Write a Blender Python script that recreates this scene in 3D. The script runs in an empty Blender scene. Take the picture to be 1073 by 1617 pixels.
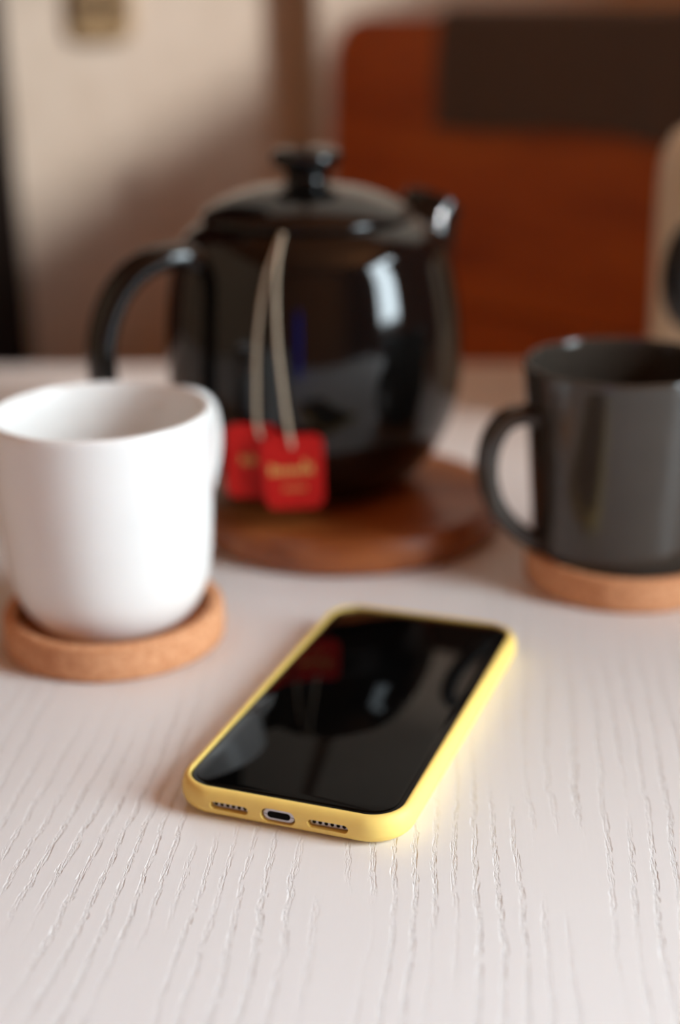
import bpy, bmesh, math, random
from mathutils import Vector, Matrix
random.seed(4)
PI = math.pi
TZ = 0.75            # height of the table top; objects are laid out in mm from the table plane
scene = bpy.context.scene
C = scene.collection

# ------------------------------------------------------------------ camera
F_PX, PITCH, ROLL, CAM_H = 2330.0, math.radians(20.0), math.radians(-1.1), 0.250
cd = bpy.data.cameras.new('camera')
cd.sensor_fit = 'VERTICAL'
cd.sensor_height = 36.0
cd.sensor_width = 24.0
cd.lens = F_PX / 1617.0 * 36.0
cd.clip_start = 0.02
cd.dof.use_dof = True
cd.dof.focus_distance = 0.443
cd.dof.aperture_fstop = 3.4
cam = bpy.data.objects.new('camera', cd)
C.objects.link(cam)
fw = Vector((0, math.cos(PITCH), -math.sin(PITCH)))
rt = Vector((1, 0, 0))
up = rt.cross(fw)
r2 = rt * math.cos(ROLL) + up * math.sin(ROLL)
u2 = up * math.cos(ROLL) - rt * math.sin(ROLL)
M = Matrix((r2, u2, -fw)).transposed().to_4x4()
M.translation = Vector((0, 0, TZ + CAM_H))
cam.matrix_world = M
scene.camera = cam

# ------------------------------------------------------------------ world, daylight, exposure
w = bpy.data.worlds.new('world')
scene.world = w
w.use_nodes = True
w.node_tree.nodes['Background'].inputs[0].default_value = (0.75, 0.86, 1.0, 1)
w.node_tree.nodes['Background'].inputs[1].default_value = 0.6

WIN_X, WIN_Y0, WIN_Y1, WIN_Z0, WIN_Z1 = 1.55, -0.64, 0.50, 0.86, 2.26   # opening in the right wall
ld = bpy.data.lights.new('window_daylight', 'AREA')
ld.shape = 'RECTANGLE'
ld.size = WIN_Z1 - WIN_Z0 - 0.06
ld.size_y = WIN_Y1 - WIN_Y0 - 0.06
ld.energy = 112
ld.color = (0.79, 0.93, 1.0)
lo = bpy.data.objects.new('window_daylight', ld)
C.objects.link(lo)
lo.location = (WIN_X + 0.10, (WIN_Y0 + WIN_Y1) / 2, (WIN_Z0 + WIN_Z1) / 2)
lo.rotation_euler = (0, math.radians(90), 0)      # emits towards -x

sd = bpy.data.lights.new('low_sun', 'SUN')       # hazy sun through the window, falling on the back wall
sd.energy = 3.6
sd.angle = math.radians(4.0)
sd.color = (1.0, 0.965, 0.94)
sl = bpy.data.objects.new('low_sun', sd)
C.objects.link(sl)
sl.location = (2.5, -0.8, 2.6)
sl.rotation_euler = Vector((-1.8, 1.535, -1.08)).to_track_quat('-Z', 'Y').to_euler()

vs = scene.view_settings
vs.view_transform = 'Standard'
vs.look = 'None'
vs.gamma = 1.0
vs.exposure = -0.12
vs.use_curve_mapping = False
scene.cycles.use_denoising = True
scene.cycles.max_bounces = 8
scene.cycles.diffuse_bounces = 5
scene.cycles.sample_clamp_indirect = 8.0

# ------------------------------------------------------------------ materials
def srgb(r, g, b):
    f = lambda c: (c / 255 / 12.92) if c / 255 <= 0.04045 else ((c / 255 + 0.055) / 1.055) ** 2.4
    return (f(r), f(g), f(b), 1)

class NT:
    def __init__(self, name):
        self.m = bpy.data.materials.new(name)
        self.m.use_nodes = True
        self.t = self.m.node_tree
        self.b = self.t.nodes['Principled BSDF']
    def n(self, typ, **kw):
        nd = self.t.nodes.new(typ)
        for k, v in kw.items():
            setattr(nd, k, v)
        return nd
    def l(self, a, b):
        self.t.links.new(a, b)
    def math(self, op, a, b=None, clamp=False):
        nd = self.n('ShaderNodeMath', operation=op, use_clamp=clamp)
        for i, x in enumerate((a, b)):
            if x is None: continue
            if isinstance(x, (int, float)): nd.inputs[i].default_value = x
            else: self.l(x, nd.inputs[i])
        return nd.outputs[0]
    def coords(self, scale=(1, 1, 1), rot=(0, 0, 0), kind='Object'):
        tc = self.n('ShaderNodeTexCoord')
        mp = self.n('ShaderNodeMapping')
        mp.inputs['Scale'].default_value = scale
        mp.inputs['Rotation'].default_value = rot
        self.l(tc.outputs[kind], mp.inputs[0])
        return mp.outputs[0]
    def noise(self, vec, scale, detail=3, rough=0.5, dist=0):
        nd = self.n('ShaderNodeTexNoise')
        self.l(vec, nd.inputs['Vector'])
        nd.inputs['Scale'].default_value = scale
        nd.inputs['Detail'].default_value = detail
        nd.inputs['Roughness'].default_value = rough
        nd.inputs['Distortion'].default_value = dist
        return nd.outputs['Fac']
    def ramp(self, fac, stops):
        nd = self.n('ShaderNodeValToRGB')
        cr = nd.color_ramp
        cr.elements[0].position, cr.elements[0].color = stops[0]
        cr.elements[1].position, cr.elements[1].color = stops[-1]
        for p, c in stops[1:-1]:
            e = cr.elements.new(p); e.color = c
        self.l(fac, nd.inputs[0])
        return nd.outputs[0]
    def bump(self, h, strength=1.0, dist=0.001):
        nd = self.n('ShaderNodeBump')
        nd.inputs['Strength'].default_value = strength
        nd.inputs['Distance'].default_value = dist
        self.l(h, nd.inputs['Height'])
        self.l(nd.outputs[0], self.b.inputs['Normal'])
    def set(self, col=None, rough=None, spec=None, metal=None, coat=None, coat_rough=None, sss=None):
        if col is not None: self.b.inputs['Base Color'].default_value = col
        if rough is not None: self.b.inputs['Roughness'].default_value = rough
        if spec is not None: self.b.inputs['Specular IOR Level'].default_value = spec
        if metal is not None: self.b.inputs['Metallic'].default_value = metal
        if coat is not None: self.b.inputs['Coat Weight'].default_value = coat
        if coat_rough is not None: self.b.inputs['Coat Roughness'].default_value = coat_rough
        return self

def speckled(name, c1, c2, scale, rough, bump=0.0, spec=0.5, detail=3, stretch=(1, 1, 1)):
    m = NT(name)
    v = m.coords(stretch)
    f = m.noise(v, scale, detail)
    m.l(m.ramp(f, [(0.35, c1), (0.65, c2)]), m.b.inputs['Base Color'])
    m.set(rough=rough, spec=spec)
    if bump: m.bump(f, 0.6, bump)
    return m.m

def wood(name, c1, c2, c3, scale=14, stretch=(1, 9, 9), rough=0.4, coat=0.0, rot=(0, 0, 0)):
    m = NT(name)
    v = m.coords(stretch, rot)
    f = m.noise(v, scale, 5, 0.6, 0.6)
    f2 = m.noise(v, scale * 6, 3, 0.6)
    g = m.math('ADD', m.math('MULTIPLY', f, 0.8), m.math('MULTIPLY', f2, 0.2))
    m.l(m.ramp(g, [(0.32, c1), (0.5, c2), (0.68, c3)]), m.b.inputs['Base Color'])
    m.set(rough=rough, coat=coat, coat_rough=0.25)
    m.bump(f2, 0.3, 0.0004)
    return m.m

def plain(name, col, rough=0.5, spec=0.5, metal=0.0, coat=0.0, vary=0.04, scale=60):
    m = NT(name)
    v = m.coords()
    f = m.noise(v, scale, 2)
    lo_ = tuple(c * (1 - vary) for c in col[:3]) + (1,)
    hi_ = tuple(min(1, c * (1 + vary)) for c in col[:3]) + (1,)
    m.l(m.ramp(f, [(0.3, lo_), (0.7, hi_)]), m.b.inputs['Base Color'])
    m.set(rough=rough, spec=spec, metal=metal, coat=coat, coat_rough=0.05)
    return m.m

def table_material():
    m = NT('white_embossed_laminate')
    tc = m.n('ShaderNodeTexCoord')
    mp = m.n('ShaderNodeMapping')
    mp.inputs['Rotation'].default_value = (0, 0, math.radians(2.5))
    m.l(tc.outputs['Object'], mp.inputs[0])
    sx = m.n('ShaderNodeSeparateXYZ'); m.l(mp.outputs[0], sx.inputs[0])
    X, Y = sx.outputs[0], sx.outputs[1]
    def vec(ax, ay, oz=0.0):
        c = m.n('ShaderNodeCombineXYZ')
        m.l(m.math('MULTIPLY', X, ax), c.inputs[0]); m.l(m.math('MULTIPLY', Y, ay), c.inputs[1])
        c.inputs[2].default_value = oz
        return c.outputs[0]
    wander = m.noise(vec(9, 3.2), 1.0, 2, 0.5)
    jit = m.noise(vec(60, 70, 3.0), 1.0, 3, 0.6)
    ph = m.math('ADD', m.math('MULTIPLY', X, 150.0), m.math('ADD', m.math('MULTIPLY', wander, 5.2), m.math('MULTIPLY', jit, 0.55)))
    s = m.math('SINE', m.math('MULTIPLY', ph, 2 * PI))
    band = m.math('MULTIPLY', m.math('SUBTRACT', s, 0.55), 3.5, clamp=True)
    gate = m.math('MULTIPLY', m.math('SUBTRACT', m.noise(vec(42, 9, 7.0), 1.0, 2), 0.40), 6.0, clamp=True)
    tick = m.noise(vec(1500, 190, 1.0), 1.0, 3, 0.65)
    tick = m.math('MULTIPLY', m.math('SUBTRACT', tick, 0.46), 9.0, clamp=True)
    pores = m.math('MULTIPLY', m.math('MULTIPLY', band, gate), tick)
    fine = m.math('MULTIPLY', m.noise(vec(520, 40, 5.0), 1.0, 2), 0.10)
    h = m.math('SUBTRACT', fine, pores)
    m.l(m.ramp(pores, [(0.0, srgb(230, 227, 225)), (1.0, srgb(226, 222, 219))]), m.b.inputs['Base Color'])
    m.set(rough=0.42, spec=0.35)
    m.bump(h, 0.55, 0.0004)
    return m.m

MAT = dict(
    table=table_material(),
    table_leg=plain('white_lacquered_leg', srgb(226, 222, 218), 0.5),
    ceramic_white=plain('white_glazed_ceramic', srgb(240, 238, 235), 0.22, 0.45, vary=0.01),
    ceramic_black=plain('black_glazed_ceramic', srgb(13, 12, 11), 0.07, 0.5, coat=0.0, vary=0.1),
    ceramic_charcoal=plain('charcoal_glazed_ceramic', srgb(60, 54, 48), 0.12, 0.55, coat=0.0, vary=0.06),
    cork=speckled('cork', srgb(196, 134, 92), srgb(224, 166, 124), 420, 0.85, 0.0004, 0.2),
    board=wood('oiled_wood', srgb(110, 52, 20), srgb(152, 84, 38), srgb(176, 108, 58), 10, (1, 8, 8), 0.38, 0.15),
    wall=speckled('painted_plaster', srgb(214, 200, 182), srgb(220, 207, 190), 30, 0.9, 0.0006, 0.2),
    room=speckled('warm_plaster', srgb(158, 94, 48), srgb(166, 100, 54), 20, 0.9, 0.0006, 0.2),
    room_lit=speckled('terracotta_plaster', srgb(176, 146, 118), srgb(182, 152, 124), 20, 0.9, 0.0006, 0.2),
    floor=wood('brown_floor_boards', srgb(76, 36, 16), srgb(104, 52, 24), srgb(124, 66, 32), 3, (1, 6, 6), 0.45),
    dark_wood=wood('dark_red_brown_wood', srgb(46, 12, 4), srgb(62, 18, 6), srgb(76, 24, 9), 8, (8, 8, 1), 0.4),
    shade_black=plain('painted_shade_black', srgb(16, 8, 5), 0.9, 0.1),  # near-black, shade put into the colour of the cabinet side
    chair=wood('red_brown_veneer', srgb(160, 70, 8), srgb(190, 90, 10), srgb(206, 106, 18), 6, (1, 1, 7), 0.36, 0.1),
    cloth=speckled('charcoal_fabric', srgb(92, 80, 74), srgb(106, 94, 88), 500, 0.95, 0.0005, 0.1),
    yellow=plain('yellow_silicone', srgb(248, 214, 118), 0.55, 0.35, vary=0.015, scale=200),
    glass=plain('black_phone_glass', srgb(4, 4, 4), 0.03, 0.15, vary=0.2),
    protector=plain('clear_black_protector', srgb(5, 5, 5), 0.025, 0.15, vary=0.2),
    metal=plain('silver_band', srgb(196, 190, 192), 0.32, 0.5, 0.85),
    hole=plain('dark_hole', srgb(10, 8, 8), 0.8, 0.1),
    red=plain('red_card', srgb(176, 8, 2), 0.6, 0.3, vary=0.03),
    print_cream=plain('cream_print', srgb(190, 152, 84), 0.6, 0.3),
    string=speckled('cotton_string', srgb(176, 158, 134), srgb(206, 190, 168), 900, 0.9, 0.0001, 0.1),
    cream=plain('cream_enamel', srgb(238, 222, 194), 0.3, 0.5, vary=0.02),
    black_plastic=plain('black_plastic', srgb(14, 12, 11), 0.4),
    socket=plain('ivory_socket_plastic', srgb(168, 142, 104), 0.5),
    socket_in=plain('brass_socket_holes', srgb(44, 22, 6), 0.6),
    frame=plain('white_window_frame', srgb(232, 230, 226), 0.5),
    blue=speckled('blue_cotton', srgb(14, 60, 230), srgb(20, 74, 250), 60, 0.9, 0.0004, 0.1),
)

# ------------------------------------------------------------------ mesh helpers (millimetres in, metres out)
def finish(name, bm, mat, parent=None, smooth=True, loc=None, angle=35):
    bmesh.ops.recalc_face_normals(bm, faces=bm.faces)
    for v in bm.verts:
        v.co *= 0.001
    me = bpy.data.meshes.new(name)
    bm.to_mesh(me); bm.free()
    return link(name, me, mat, parent, smooth, loc, angle)

def link(name, me, mat, parent=None, smooth=True, loc=None, angle=35):
    me.materials.clear()
    me.materials.append(MAT[mat])
    if smooth:
        me.shade_smooth()
        me.set_sharp_from_angle(angle=math.radians(angle))
    o = bpy.data.objects.new(name, me)
    C.objects.link(o)
    if parent: o.parent = parent
    if loc is not None: o.location = loc
    return o

def tag(o, label, cat, group=None):
    o['label'] = label; o['category'] = cat
    if group: o['group'] = group
    return o

def thing(name, label, cat, x, y, z=0.0, rz=0.0, group=None):
    o = bpy.data.objects.new(name, None)
    o.empty_display_size = 0.02
    C.objects.link(o)
    o.location = (x / 1000, y / 1000, TZ + z / 1000)
    o.rotation_euler = (0, 0, rz)
    return tag(o, label, cat, group)

def struct(o):
    o['kind'] = 'structure'
    return o

def catmull(pts, n=8, closed=False):
    pts = [Vector(p) for p in pts]
    out = []
    m = len(pts)
    segs = m if closed else m - 1
    for i in range(segs):
        p1, p2 = pts[i], pts[(i + 1) % m]
        p0 = pts[i - 1] if (i > 0 or closed) else p1 * 2 - p2
        p3 = pts[(i + 2) % m] if (i + 2 < m or closed) else p2 * 2 - p1
        for k in range(n):
            t = k / n
            out.append(0.5 * ((2 * p1) + (p2 - p0) * t + (2 * p0 - 5 * p1 + 4 * p2 - p3) * t * t + (3 * p1 - p0 - 3 * p2 + p3) * t ** 3))
    if not closed: out.append(pts[-1])
    return out

def prof(pts, n=6):
    return [(max(0.0, p.x), p.y) for p in catmull([(r, z, 0) for r, z in pts], n)]

def lathe(profile, seg=96):
    bm = bmesh.new()
    rings = []
    for r, z in profile:
        if r < 1e-4:
            rings.append([bm.verts.new((0, 0, z))])
        else:
            rings.append([bm.verts.new((r * math.cos(2 * PI * k / seg), r * math.sin(2 * PI * k / seg), z)) for k in range(seg)])
    for a, b in zip(rings, rings[1:]):
        if len(a) == 1 and len(b) == 1: continue
        for k in range(seg):
            q = [a[k % len(a)], a[(k + 1) % len(a)], b[(k + 1) % len(b)], b[k % len(b)]]
            u = []
            for v in q:
                if v not in u: u.append(v)
            if len(u) >= 3:
                try: bm.faces.new(u)
                except ValueError: pass
    return bm

def sweep(path, section, up_hint=Vector((0, 0, 1)), cap=True, bm=None):
    """path: list of Vectors; section(t) -> list of (side, normal) offsets, t in 0..1"""
    bm = bm or bmesh.new()
    rings = []
    n = len(path)
    for i, p in enumerate(path):
        d = (path[min(i + 1, n - 1)] - path[max(i - 1, 0)]).normalized()
        side = d.cross(up_hint)
        if side.length < 1e-5: side = Vector((1, 0, 0))
        side.normalize()
        nor = side.cross(d).normalized()
        rings.append([bm.verts.new(p + side * a + nor * b) for a, b in section(i / (n - 1))])
    for a, b in zip(rings, rings[1:]):
        m = len(a)
        for k in range(m):
            bm.faces.new((a[k], a[(k + 1) % m], b[(k + 1) % m], b[k]))
    if cap:
        bm.faces.new(rings[0][::-1]); bm.faces.new(rings[-1])
    return bm

def sweep_plane(path, side, section):
    """sweep with a fixed side vector (perpendicular to the handle's plane)"""
    bm = bmesh.new(); rings = []; n = len(path)
    for i, p in enumerate(path):
        d = (path[min(i + 1, n - 1)] - path[max(i - 1, 0)]).normalized()
        nor = side.cross(d).normalized()
        rings.append([bm.verts.new(p + side * a + nor * b) for a, b in section(i / (n - 1))])
    for a, b in zip(rings, rings[1:]):
        m = len(a)
        for k in range(m):
            bm.faces.new((a[k], a[(k + 1) % m], b[(k + 1) % m], b[k]))
    bm.faces.new(rings[0][::-1]); bm.faces.new(rings[-1])
    return bm

def oval(a, b, n=20, p=2.0):
    out = []
    for k in range(n):
        t = 2 * PI * k / n
        c, s = math.cos(t), math.sin(t)
        out.append((a * math.copysign(abs(c) ** (2 / p), c), b * math.copysign(abs(s) ** (2 / p), s)))
    return out

def rrect(w, l, r, n=10):
    pts = []
    for cx, cy, a0 in ((w / 2 - r, l / 2 - r, 0), (-w / 2 + r, l / 2 - r, 90), (-w / 2 + r, -l / 2 + r, 180), (w / 2 - r, -l / 2 + r, 270)):
        for k in range(n + 1):
            a = math.radians(a0 + 90 * k / n)
            pts.append((cx + r * math.cos(a), cy + r * math.sin(a)))
    return pts

def stack(w, l, r, layers, n=10):
    """rounded slab built from (z, inset) outline layers, capped at both ends"""
    bm = bmesh.new()
    rings = []
    for z, ins in layers:
        rings.append([bm.verts.new((x, y, z)) for x, y in rrect(w - 2 * ins, l - 2 * ins, max(0.3, r - ins), n)])
    for a, b in zip(rings, rings[1:]):
        m = len(a)
        for k in range(m):
            bm.faces.new((a[k], a[(k + 1) % m], b[(k + 1) % m], b[k]))
    bm.faces.new(rings[0][::-1]); bm.faces.new(rings[-1])
    return bm

def box(x0, x1, y0, y1, z0, z1, bev=0.0, bm=None, seg=2):
    own = bmesh.new()
    bmesh.ops.create_cube(own, size=1)
    for v in own.verts:
        v.co = Vector(((x0 + x1) / 2 + v.co.x * (x1 - x0), (y0 + y1) / 2 + v.co.y * (y1 - y0), (z0 + z1) / 2 + v.co.z * (z1 - z0)))
    if bev:
        bmesh.ops.bevel(own, geom=list(own.edges), offset=bev, segments=seg, affect='EDGES', profile=0.5)
    if bm is None: return own
    me = bpy.data.meshes.new('tmp'); own.to_mesh(me); own.free()
    bm.from_mesh(me); bpy.data.meshes.remove(me)
    return bm

# ------------------------------------------------------------------ the room (mm, absolute z)
FLOOR_Z = 0.0
X0, X1, Y0, Y1, ZC = -1500, WIN_X * 1000, -1900, 1535, 2500
struct(finish('floor', box(X0 - 100, X1 + 100, Y0 - 100, Y1 + 100, -100, 0), 'floor', smooth=False))
struct(finish('ceiling', box(X0 - 100, X1 + 100, Y0 - 100, Y1 + 100, ZC, ZC + 100), 'room', smooth=False))
struct(finish('wall_left', box(X0 - 100, X0, Y0 - 100, Y1 + 100, 0, ZC), 'room_lit', smooth=False))
struct(finish('wall_back', box(X0, X1, Y1, Y1 + 100, 0, ZC), 'wall', smooth=False))
struct(finish('wall_back_pier', box(-14, X1, 1488, Y1, 0, ZC, 3), 'wall', smooth=False))
struct(finish('wall_rear', box(X0, X1, Y0 - 100, Y0, 0, ZC), 'room', smooth=False))
# right wall with the window opening
wy0, wy1, wz0, wz1 = WIN_Y0 * 1000, WIN_Y1 * 1000, WIN_Z0 * 1000, WIN_Z1 * 1000
bm = box(X1, X1 + 100, Y0 - 100, wy0, 0, ZC)
box(X1, X1 + 100, wy1, Y1 + 100, 0, ZC, bm=bm)
box(X1, X1 + 100, wy0, wy1, 0, wz0, bm=bm)
box(X1, X1 + 100, wy0, wy1, wz1, ZC, bm=bm)
struct(finish('wall_right', bm, 'room', smooth=False))
# unseen half-height partition, added to shade the back of the table and lower wall
struct(finish('added_shade_partition', box(720, 800, 360, Y1, 0, 1385, 4), 'room', smooth=False))
wn = bpy.data.objects.new('window_1', None); C.objects.link(wn); struct(wn)
wn.location = (WIN_X, (WIN_Y0 + WIN_Y1) / 2, WIN_Z0)
hw, hh = (wy1 - wy0) / 2, wz1 - wz0
bm = box(30, 75, -hw, -hw + 45, 0, hh, 3)
box(30, 75, hw - 45, hw, 0, hh, 3, bm); box(30, 75, -hw, hw, 0, 45, 3, bm); box(30, 75, -hw, hw, hh - 45, hh, 3, bm)
finish('window_frame', bm, 'frame', wn, smooth=False)
finish('mullion', box(32, 72, -hw * 0.66, -hw * 0.66 + 44, 40, hh - 40, 3), 'frame', wn, smooth=False)
finish('window_sill', box(-110, 30, -hw - 40, hw + 40, -28, 0, 5), 'frame', wn, smooth=False)

# socket on the back wall
so = thing('wall_socket', 'ivory wall socket with two dark holes on the back wall', 'socket', -226, 1534.0, 224)
bm = stack(62, 62, 14, [(0, 0), (5, 0), (8, 2.5)]); bmesh.ops.rotate(bm, verts=bm.verts, cent=(0, 0, 0), matrix=Matrix.Rotation(PI / 2, 3, 'X'))
finish('plate', bm, 'socket', so)
for sx in (-1, 1):
    bm = lathe([(0, 0), (10.5, 0), (10.5, 2.0), (9.5, 2.6), (6, 2.6), (6, 1.2), (0, 1.2)], 32)
    bmesh.ops.rotate(bm, verts=bm.verts, cent=(0, 0, 0), matrix=Matrix.Rotation(PI / 2, 3, 'X'))
    bmesh.ops.translate(bm, verts=bm.verts, vec=(sx * 15, -7.9, 2))
    finish('socket_hole', bm, 'socket_in', so)

# dark cabinet at the left edge
cb = thing('tall_cabinet', 'dark red-brown tall cabinet at the left edge by the back wall', 'cabinet', -549, 1360, -750)
finish('body', box(-260, 205, -120, 130, 0, 1900, 3), 'dark_wood', cb, smooth=False)
finish('shade_panel', box(205.5, 236, -120, 130, 0, 1900, 3), 'shade_black', cb, smooth=False)  # dark panel standing in for the shadow strip beside the cabinet
dr = finish('door', box(-256, 202, -142, -121, 60, 1890, 3), 'dark_wood', cb, smooth=False)
finish('handle', box(160, 172, -166, -141, 900, 1040, 4), 'metal', dr)

# ------------------------------------------------------------------ table
tb = thing('table', 'white wood-grain embossed table carrying the phone, mugs and teapot', 'table', 0, 0, -750, math.radians(-3.0))
TX0, TX1, TY0, TY1 = -760, 620, -60, 984
finish('table_top', box(TX0, TX1, TY0, TY1, 722, 750, 3, seg=3), 'table', tb, smooth=False)
for x in (TX0 + 60, TX1 - 60):
    for y in (TY0 + 60, TY1 - 60):
        finish('leg', box(x - 27, x + 27, y - 27, y + 27, 0, 721.5, 4), 'table_leg', tb, smooth=False)

# ------------------------------------------------------------------ chair behind the table, seen over its far edge
CHX, CHY, CHR = 133, 1176, math.radians(-48)
ch = thing('wooden_chair', 'red-brown wooden chair with a broad panel back behind the table', 'chair', CHX, CHY, -750, CHR)
def back_panel(x0, x1, z0, z1, r, th, curve):
    """rounded panel in the xz plane, bowed away from the table in plan"""
    nx, nz = 36, 14
    bm = bmesh.new()
    w, h = x1 - x0, z1 - z0
    def pt(i, j):
        u = -1 + 2 * i / nx; v = -1 + 2 * j / nz
        x = u * w / 2; z = v * h / 2
        ax, az = abs(x) - (w / 2 - r), abs(z) - (h / 2 - r)
        if ax > 0 and az > 0:                      # map the square corner onto a rounded one
            m = max(ax, az); L = math.hypot(ax, az)
            k = m / L if L > 0 else 1
            x = math.copysign(w / 2 - r + ax * k, x); z = math.copysign(h / 2 - r + az * k, z)
        return x, z
    sheets = []
    for side in (0, 1):
        g = [[None] * (nz + 1) for _ in range(nx + 1)]
        for i in range(nx + 1):
            for j in range(nz + 1):
                x, z = pt(i, j)
                y = curve * (1 - (2 * x / w) ** 2) + side * th + 0.06 * (z + (z0 + z1) / 2 - 700)
                g[i][j] = bm.verts.new(((x0 + x1) / 2 + x, y, (z0 + z1) / 2 + z))
        sheets.append(g)
    for i in range(nx):
        for j in range(nz):
            for s_, g in enumerate(sheets):
                bm.faces.new((g[i][j], g[i + 1][j], g[i + 1][j + 1], g[i][j + 1]))
    rim = lambda g: [g[i][0] for i in range(nx)] + [g[nx][j] for j in range(nz)] + [g[i][nz] for i in range(nx, 0, -1)] + [g[0][j] for j in range(nz, 0, -1)]
    a, b = rim(sheets[0]), rim(sheets[1])
    for k in range(len(a)):
        bm.faces.new((a[k], a[(k + 1) % len(a)], b[(k + 1) % len(a)], b[k]))
    return bm
CW = 211
finish('backrest', back_panel(-CW, CW, 735, 966, 34, 13, 18), 'chair', ch)
finish('lower_rail', back_panel(-CW + 4, CW - 4, 560, 732, 12, 13, 18), 'chair', ch)
finish('seat', stack(430, 400, 40, [(440, 3), (443, 0), (458, 0), (462, 4)]), 'chair', ch, loc=(0, -0.185, 0))
for sx in (-1, 1):
    pth = [Vector((sx * 182, 16, 0)), Vector((sx * 182, 22, 440)), Vector((sx * 182, 34, 740)), Vector((sx * 182, 38, 850))]
    finish('back_post', sweep(catmull(pth, 6), lambda t: oval(14, 11, 16, 4), Vector((0, 1, 0))), 'chair', ch)
    pth = [Vector((sx * 185, -355, 0)), Vector((sx * 182, -350, 441))]
    finish('leg', sweep(pth, lambda t: oval(15, 15, 16, 4), Vector((0, 1, 0))), 'chair', ch)

# cloth over the top of the backrest
def cloth_mesh():
    bm = bmesh.new()
    nx, ns = 60, 44
    front_drop, back_drop = 84, 92
    X_a, X_b = -92, 198                     # local to the chair
    def yb(x):                               # middle of the panel's top edge
        return 18 * (1 - (x / CW) ** 2) + 6.5 + 0.06 * 266
    sheets = []
    for off in (0.0, 4.0):
        g = []
        for i in range(nx + 1):
            x = X_a + (X_b - X_a) * i / nx
            row = []
            fd = front_drop - 3 * math.sin(x * 0.025)
            r = 9.5 + off
            tot = fd + PI * r + back_drop
            for j in range(ns + 1):
                s_ = tot * j / ns
                if s_ < fd:
                    dy, z = -r, -(fd - s_)
                elif s_ < fd + PI * r:
                    a = (s_ - fd) / r
                    dy, z = -r * math.cos(a), r * math.sin(a) * 0.55
                else:
                    dy, z = r, -(s_ - fd - PI * r)
                hang = min(1, max(0, -z) / 70)
                wv = hang * (2.2 * math.sin(x * 0.045 + 0.8) + 1.2 * math.sin(x * 0.11)) if dy < 0 else 0
                yy = yb(x) + dy + 0.06 * min(0, z)
                row.append(bm.verts.new((x + 1.2 * math.sin(z * 0.06), yy - (2.6 * hang if dy < 0 else 0) - wv * (dy < 0), 966 + z + 0.3)))
            g.append(row)
        sheets.append(g)
    for g in sheets:
        for i in range(nx):
            for j in range(ns):
                bm.faces.new((g[i][j], g[i + 1][j], g[i + 1][j + 1], g[i][j + 1]))
    rim = lambda g: [g[i][0] for i in range(nx)] + [g[nx][j] for j in range(ns)] + [g[i][ns] for i in range(nx, 0, -1)] + [g[0][j] for j in range(ns, 0, -1)]
    a, b = rim(sheets[0]), rim(sheets[1])
    for k in range(len(a)):
        bm.faces.new((a[k], a[(k + 1) % len(a)], b[(k + 1) % len(a)], b[k]))
    return bm
cl = finish('cloth', cloth_mesh(), 'cloth', loc=(CHX / 1000, CHY / 1000, 0))
cl.rotation_euler = (0, 0, CHR)
tag(cl, 'dark charcoal cloth draped over the top of the chair back', 'cloth')

# ------------------------------------------------------------------ cream jug at the right edge
jg = thing('enamel_pot', 'cream enamel pot with a black handle at the right edge behind the dark mug', 'pot', 258, 815)
finish('body', lathe(prof([(0, 0), (70, 0.2), (77, 3), (80, 14), (80, 60), (80, 120), (79, 150), (74, 163), (68, 168)], 5)
                     + prof([(66, 169.5), (64.5, 166), (72, 158), (76, 140), (77, 30), (70, 6), (0, 5)], 4)), 'cream', jg)
ang = math.radians(-139)
hp = [(77, 122), (94, 126), (108, 119), (113, 102), (108, 86), (94, 77), (77, 79)]
pth = catmull([Vector((r * math.cos(ang), r * math.sin(ang), z)) for r, z in hp], 6)
finish('handle', sweep_plane(pth, Vector((-math.sin(ang), math.cos(ang), 0)), lambda t: oval(9, 6, 16)), 'black_plastic', jg)

# ------------------------------------------------------------------ round wooden board
bd = finish('round_board', lathe([(0, 0)] + prof([(68, 0), (71, 1.2), (72.6, 4), (73, 9), (72.6, 14), (71, 17), (68, 18)], 4) + [(0, 18)], 128), 'board', loc=(0.004, 0.6715, TZ))
tag(bd, 'round brown wooden board under the black teapot', 'board')

# ------------------------------------------------------------------ black teapot
PX, PY, PZ = -10.5, 686.0, 18.0
tp = thing('teapot', 'glossy black ceramic teapot with a knobbed lid on the round wooden board', 'teapot', PX, PY, PZ)
outer = [(36, 0), (41, 1.2), (46, 5), (53, 12), (59.5, 21), (65.5, 34), (69.2, 49), (70, 64), (69, 82), (66.8, 98), (63.5, 112), (58, 121), (50.5, 126.5)]
body_prof = prof(outer, 6)
inner = prof([(48.5, 127.2), (46.5, 126), (46, 122), (58, 112), (64, 90), (65, 60), (60, 30), (46, 9), (30, 4.5)], 4)
finish('body', lathe([(0, 1.0), (34, 1.0)] + body_prof + inner + [(0, 4.5)], 128), 'ceramic_black', tp)
def pot_r(z):                                         # outer radius at height z above the table
    z -= PZ
    for (r0, z0), (r1, z1) in zip(body_prof, body_prof[1:]):
        if z0 <= z <= z1 and z1 > z0:
            return r0 + (r1 - r0) * (z - z0) / (z1 - z0)
    return body_prof[-1][0]
lid = prof([(49.0, 127.6), (49.6, 129.0), (48.4, 130.8), (44, 134.0), (35, 138.0), (24, 141), (14, 142.6), (10.2, 144), (9.6, 147), (11.5, 149.4), (15.2, 151.4), (16.4, 154.2), (15.2, 157), (10, 159), (0, 159.6)], 6)
ld_o = finish('lid', lathe([(0, 127.5), (44, 127.5)] + lid[:7 * 6 + 1], 128), 'ceramic_black', tp, loc=(-0.0016, 0, 0))
finish('knob', lathe([(0, 142.8)] + lid[6 * 6:], 64), 'ceramic_black', ld_o)
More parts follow.
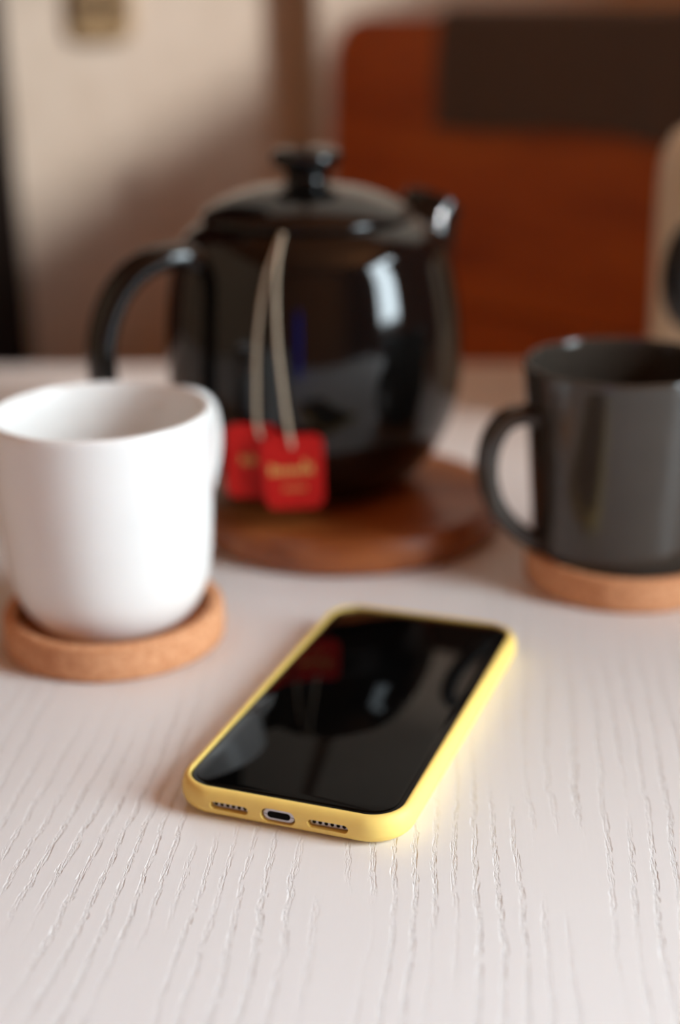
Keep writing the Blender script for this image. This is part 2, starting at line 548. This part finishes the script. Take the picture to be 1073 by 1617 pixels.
# handle to the left and slightly towards the viewer, spout opposite
ha = math.radians(180 + 31)
hp = [(58, 112.5), (65, 116), (75, 117), (88, 113), (99, 103), (106, 88), (108, 70), (104, 52), (94, 36), (80, 24), (63, 18)]
pth = catmull([Vector((r * math.cos(ha), r * math.sin(ha), z)) for r, z in hp], 6)
def hsec(t):
    k = 1.0 + 0.35 * max(0, 1 - t / 0.12) + 0.35 * max(0, 1 - (1 - t) / 0.12)
    return oval(9.0 * k, 5.6 * k, 24, 2.4)
finish('handle', sweep_plane(pth, Vector((-math.sin(ha), math.cos(ha), 0)), hsec), 'ceramic_black', tp)
sa = math.radians(38)
sp = [(50, 62), (58, 80), (63, 96), (66, 108), (70, 118), (75, 127)]
pth = catmull([Vector((r * math.cos(sa), r * math.sin(sa), z)) for r, z in sp], 6)
def spout_mesh():
    side = Vector((-math.sin(sa), math.cos(sa), 0))
    bm = bmesh.new(); n = len(pth); rings = []
    rad = lambda t: 24 - 9.5 * min(1, t * 1.1) ** 0.8
    def ring(i, k, lift=0):
        p = pth[i]; d = (pth[min(i + 1, n - 1)] - pth[max(i - 1, 0)]).normalized()
        nor = side.cross(d).normalized()
        r = rad(i / (n - 1)) * k
        return [bm.verts.new(p + side * a + nor * b + d * lift) for a, b in oval(r * 1.08, r * 0.95, 28)]
    for i in range(n): rings.append(ring(i, 1))
    rings.append(ring(n - 1, 0.93, 1.2)); rings.append(ring(n - 1, 0.80, 0.8))
    for i in range(n - 2, n - 14, -1): rings.append(ring(i, 0.76))
    for a, b in zip(rings, rings[1:]):
        for k in range(28): bm.faces.new((a[k], a[(k + 1) % 28], b[(k + 1) % 28], b[k]))
    bm.faces.new(rings[0][::-1]); bm.faces.new(rings[-1])
    return bm
finish('spout', spout_mesh(), 'ceramic_black', tp)

# ------------------------------------------------------------------ tea bag tags hanging down the front of the pot
def hang_y(x, z, gap):
    zz = max(z, 82.0)
    r = pot_r(zz)
    if z > 144.4: r = max(r, 50.6)
    return PY - math.sqrt(max(1.0, r * r - (x - PX) ** 2)) - gap
def tea_tag(label, spts, cx, zt, wd, ht, tilt, gap, lines):
    x0, z0 = spts[-1]
    t = thing('tea_tag', label, 'tea tag', cx, hang_y(cx, 60, gap), zt, 0, 'red tea tags on the teapot')
    org = Vector((cx, hang_y(cx, 60, gap), zt))
    pts = catmull([Vector((x, 0, z)) for x, z in spts], 10)
    pts = [Vector((p.x, hang_y(p.x, p.z, gap + 0.6), p.z)) for p in pts]
    finish('string', sweep([p - org for p in pts], lambda t_: oval(0.85, 0.85, 10), Vector((0, 1, 0))), 'string', t)
    # card: rounded rectangle with a soft waist, hanging from (0, 0)
    R = Matrix.Rotation(tilt, 4, 'Y')
    bm = bmesh.new()
    out = [(x, y - ht / 2) for x, y in rrect(wd, ht, 5.0, 6)]
    fa, fb = [], []
    for x, y in out:
        x *= 1.0 - 0.08 * (-(y) / ht)
        fa.append(bm.verts.new(R @ Vector((x, -0.25, y + 3)))); fb.append(bm.verts.new(R @ Vector((x, 0.25, y + 3))))
    bm.faces.new(fa); bm.faces.new(fb[::-1])
    m = len(fa)
    for k in range(m): bm.faces.new((fa[k], fb[k], fb[(k + 1) % m], fa[(k + 1) % m]))
    card = finish('card', bm, 'red', t, smooth=False)
    # small cream print marks, too blurred in the photo to read
    bm = bmesh.new()
    for x, z, w_, h_ in lines:
        box(x - w_ / 2, x + w_ / 2, -0.32, -0.26, z - h_ / 2, z + h_ / 2, bm=bm)
    for v in bm.verts: v.co = R @ v.co
    finish('print', bm, 'print_cream', card, smooth=False)
    return t
word = []
xx = -9.5
for i, (w_, h_) in enumerate([(2.4, 4.6), (1.9, 3.2), (2.0, 3.0), (1.9, 3.2), (2.0, 3.0), (1.9, 3.2), (1.7, 6.4), (2.0, 4.2)]):
    word.append((xx, -13.5 + (h_ - 3) / 2, w_ - 0.3, h_)); xx += 2.45
for i in range(6): word.append((-4.2 + i * 1.7, -21.5, 0.9, 1.5))
left_word = [(-6.6, -13.2, 1.2, 4.2), (-4.6, -14.2, 1.3, 3.0), (-2.6, -13.2, 1.2, 4.6), (-0.8, -14.0, 1.0, 3.0)]
tea_tag('left red tea tag half hidden behind the other tag on the black teapot',
        [(-22.5, 146.6), (-25.5, 140), (-30, 128), (-34, 105), (-35.2, 82), (-35.4, 66), (-34.0, 60)], -35.5, 63, 29, 34, math.radians(3), 0.9, left_word)
tea_tag('right red tea tag with cream lettering hanging in front of the other',
        [(-22.0, 146.6), (-23.5, 141), (-25.3, 128), (-25.4, 105), (-23.5, 82), (-21.8, 66), (-20.4, 57)], -20.5, 59.5, 28, 34, math.radians(-2), 2.3, word)

# ------------------------------------------------------------------ cork coasters (shared mesh)
cork_prof = [(0, 0)] + prof([(41, 0), (43.2, 0.8), (44, 3), (44, 12), (43.4, 14.2), (42, 15), (40, 15), (38.8, 14.2), (38.4, 12.5)], 3) + [(38.2, 7.2), (37.4, 6.4), (0, 6.2)]
co = finish('cork_coaster', lathe(cork_prof, 128), 'cork', loc=(-0.0915, 0.545, TZ))
tag(co, 'round raised-rim cork coaster under the white mug', 'coaster', 'cork coasters')
c2 = co.copy(); C.objects.link(c2); c2.location = (0.1245, 0.599, TZ)
tag(c2, 'round raised-rim cork coaster under the dark grey mug', 'coaster', 'cork coasters')

# ------------------------------------------------------------------ white mug
wm = thing('white_mug', 'white ceramic mug on a cork coaster at the left', 'mug', -92, 549, 6.3)
finish('body', lathe([(0, 0.8), (22, 0.8)] + prof([(23, 0), (26, 0.6), (31.5, 4.5), (36.5, 12), (39.6, 22), (41.2, 36), (42.2, 58), (42.8, 78), (43.0, 85.5), (42.4, 87.6), (41.3, 88), (40.3, 87), (39.8, 83)], 6)
                     + prof([(39.4, 70), (38.4, 36), (35.8, 20), (30, 9), (20, 5.5), (0, 5)], 5), 128), 'ceramic_white', wm)
wa = math.radians(61)
hp = [(41, 75), (50, 79), (61, 77), (69, 70), (71, 56), (66, 42), (56, 31), (40, 26)]
pth = catmull([Vector((r * math.cos(wa), r * math.sin(wa), z)) for r, z in hp], 6)
finish('handle', sweep_plane(pth, Vector((-math.sin(wa), math.cos(wa), 0)), lambda t: oval(7.5, 4.6, 20, 2.4)), 'ceramic_white', wm)

# ------------------------------------------------------------------ charcoal mug
bmg = thing('charcoal_mug', 'dark grey glazed mug with a loop handle at the right', 'mug', 120.0, 601, 6.3)
finish('body', lathe([(0, 0.8), (29, 0.8)] + prof([(30, 0), (33, 0.5), (35, 2.6), (35.8, 8), (37, 24), (39, 52), (41.2, 78), (42, 87.5), (41.7, 89.6), (40.6, 90.2), (39.6, 89.4), (39.2, 86)], 6)
                     + prof([(38.4, 74), (36, 45), (33.6, 14), (31, 7), (24, 5), (0, 4.8)], 5), 128), 'ceramic_charcoal', bmg)
ba = math.radians(180 + 14)
hp = [(38.5, 68.5), (45, 70.5), (53, 68), (58.6, 59), (60, 46.5), (56.5, 33), (48.5, 21.5), (40, 14.5), (33, 11.5)]
pth = catmull([Vector((r * math.cos(ba), r * math.sin(ba), z)) for r, z in hp], 6)
finish('handle', sweep_plane(pth, Vector((-math.sin(ba), math.cos(ba), 0)), lambda t: oval(6.6, 4.2, 20, 2.4)), 'ceramic_charcoal', bmg)

# ------------------------------------------------------------------ phone in its yellow case
PHX, PHY, PHR = 7.2, 469.0, math.radians(-20.7)
CWD, CLN, CRD = 75.6, 148.6, 13.5
slots = [(-17.2, 12.6, 2.8), (-1.2, 11.2, 4.8), (14.8, 12.8, 2.8)]      # (centre x, width, height) at the bottom end
SZ = 5.0
def bm_obj(bm):
    bmesh.ops.recalc_face_normals(bm, faces=bm.faces)
    me = bpy.data.meshes.new('tmp'); bm.to_mesh(me); bm.free()
    o = bpy.data.objects.new('tmp', me); C.objects.link(o)
    return o
case = bm_obj(stack(CWD, CLN, CRD, [(0, 4.6), (0.45, 2.8), (1.2, 1.4), (2.3, 0.45), (3.8, 0), (6.2, 0.0), (7.8, 0.35), (8.9, 0.9), (9.6, 1.5), (9.9, 2.1), (9.95, 2.6), (9.85, 2.95)], 14))
cav = bm_obj(stack(69.6, 142.6, 9.8, [(1.6, 3.0), (2.4, 1.0), (4, 0), (20, 0)], 14))
cuts = [cav]
for sx, sw, sh in slots:
    bm = stack(sw, sh, sh / 2 - 0.05, [(0, 0), (9, 0)], 8)                         # slot outline in xy, extruded in z
    bmesh.ops.rotate(bm, verts=bm.verts, cent=(0, 0, 0), matrix=Matrix.Rotation(PI / 2, 3, 'X'))
    bmesh.ops.translate(bm, verts=bm.verts, vec=(sx, -68.6, SZ))
    cuts.append(bm_obj(bm))
for c_ in cuts:
    md = case.modifiers.new('cut', 'BOOLEAN'); md.operation = 'DIFFERENCE'; md.solver = 'EXACT'; md.object = c_
dg = bpy.context.evaluated_depsgraph_get()
me = bpy.data.meshes.new_from_object(case.evaluated_get(dg))
for c_ in cuts + [case]:
    bpy.data.objects.remove(c_, do_unlink=True)
bm = bmesh.new(); bm.from_mesh(me); bpy.data.meshes.remove(me)
co_ = finish('phone_case', bm, 'yellow', loc=(PHX / 1000, PHY / 1000, TZ), angle=40)
co_.rotation_euler = (0, 0, PHR)
co_.scale = (1.036, 1.036, 1.0)
tag(co_, 'yellow silicone phone case lying on the white table', 'phone case')

ph = thing('phone', 'black-screened smartphone lying face up inside the yellow case', 'phone', PHX, PHY, 0, PHR)
ph.scale = (1.036, 1.036, 1.0)
finish('metal_band', stack(69.0, 142.0, 9.5, [(2.2, 2.4), (2.9, 1.0), (4.2, 0.0), (6.4, 0.0), (7.7, 0.4)], 14), 'metal', ph)
gl = finish('screen', stack(69.3, 142.3, 9.65, [(7.75, 0.0), (8.7, 0.0), (9.1, 0.35), (9.25, 0.9)], 14), 'glass', ph)
finish('screen_protector', stack(65.8, 138.6, 8.0, [(9.26, 0.0), (9.5, 0.05), (9.65, 0.4)], 14), 'protector', gl)
# bottom end: speaker grilles and charging port, set just inside the case's openings
YB = -71.0
for k, (sx, sw, sh) in enumerate(slots):
    if k == 1:
        bm = stack(sw - 0.6, sh - 0.5, 2.3, [(0, 0), (1.9, 0.0), (2.3, 0.3)], 8)
        bmesh.ops.rotate(bm, verts=bm.verts, cent=(0, 0, 0), matrix=Matrix.Rotation(PI / 2, 3, 'X'))
        bmesh.ops.translate(bm, verts=bm.verts, vec=(sx, YB + 0.05, SZ))
        pt = finish('charging_port', bm, 'metal', ph)
        bm = stack(7.4, 2.3, 1.1, [(0, 0), (0.25, 0.0)], 8)
        bmesh.ops.rotate(bm, verts=bm.verts, cent=(0, 0, 0), matrix=Matrix.Rotation(PI / 2, 3, 'X'))
        bmesh.ops.translate(bm, verts=bm.verts, vec=(sx, YB - 2.12, SZ))
        finish('port_opening', bm, 'hole', pt)
    else:
        bm = stack(sw - 0.5, sh - 0.5, 1.2, [(0, 0), (1.6, 0.0), (1.9, 0.2)], 8)
        bmesh.ops.rotate(bm, verts=bm.verts, cent=(0, 0, 0), matrix=Matrix.Rotation(PI / 2, 3, 'X'))
        bmesh.ops.translate(bm, verts=bm.verts, vec=(sx, YB + 0.05, SZ))
        gr = finish('speaker_grille', bm, 'metal', ph)
        for i in range(6):
            bm = lathe([(0, 0), (0.62, 0), (0.62, 0.2), (0, 0.2)], 12)
            bmesh.ops.rotate(bm, verts=bm.verts, cent=(0, 0, 0), matrix=Matrix.Rotation(PI / 2, 3, 'X'))
            bmesh.ops.translate(bm, verts=bm.verts, vec=(sx + (i - 2.5) * 1.9, YB - 1.72, SZ))
            finish('speaker_hole', bm, 'hole', gr)

# ------------------------------------------------------------------ blue tumbler near the viewer, mirrored in the pot
bt = finish('blue_tumbler', lathe([(0, 0.6), (22, 0.6)] + prof([(23, 0), (26, 1), (27, 5), (28, 60), (30, 150), (30.6, 178), (29.8, 180), (28.8, 178)], 5) + prof([(28, 150), (26, 40), (24.5, 8), (0, 5)], 4), 64), 'blue', loc=(-0.125, 0.115, TZ))
tag(bt, 'blue tumbler on the near table, seen only as a blue streak in the teapot', 'tumbler')
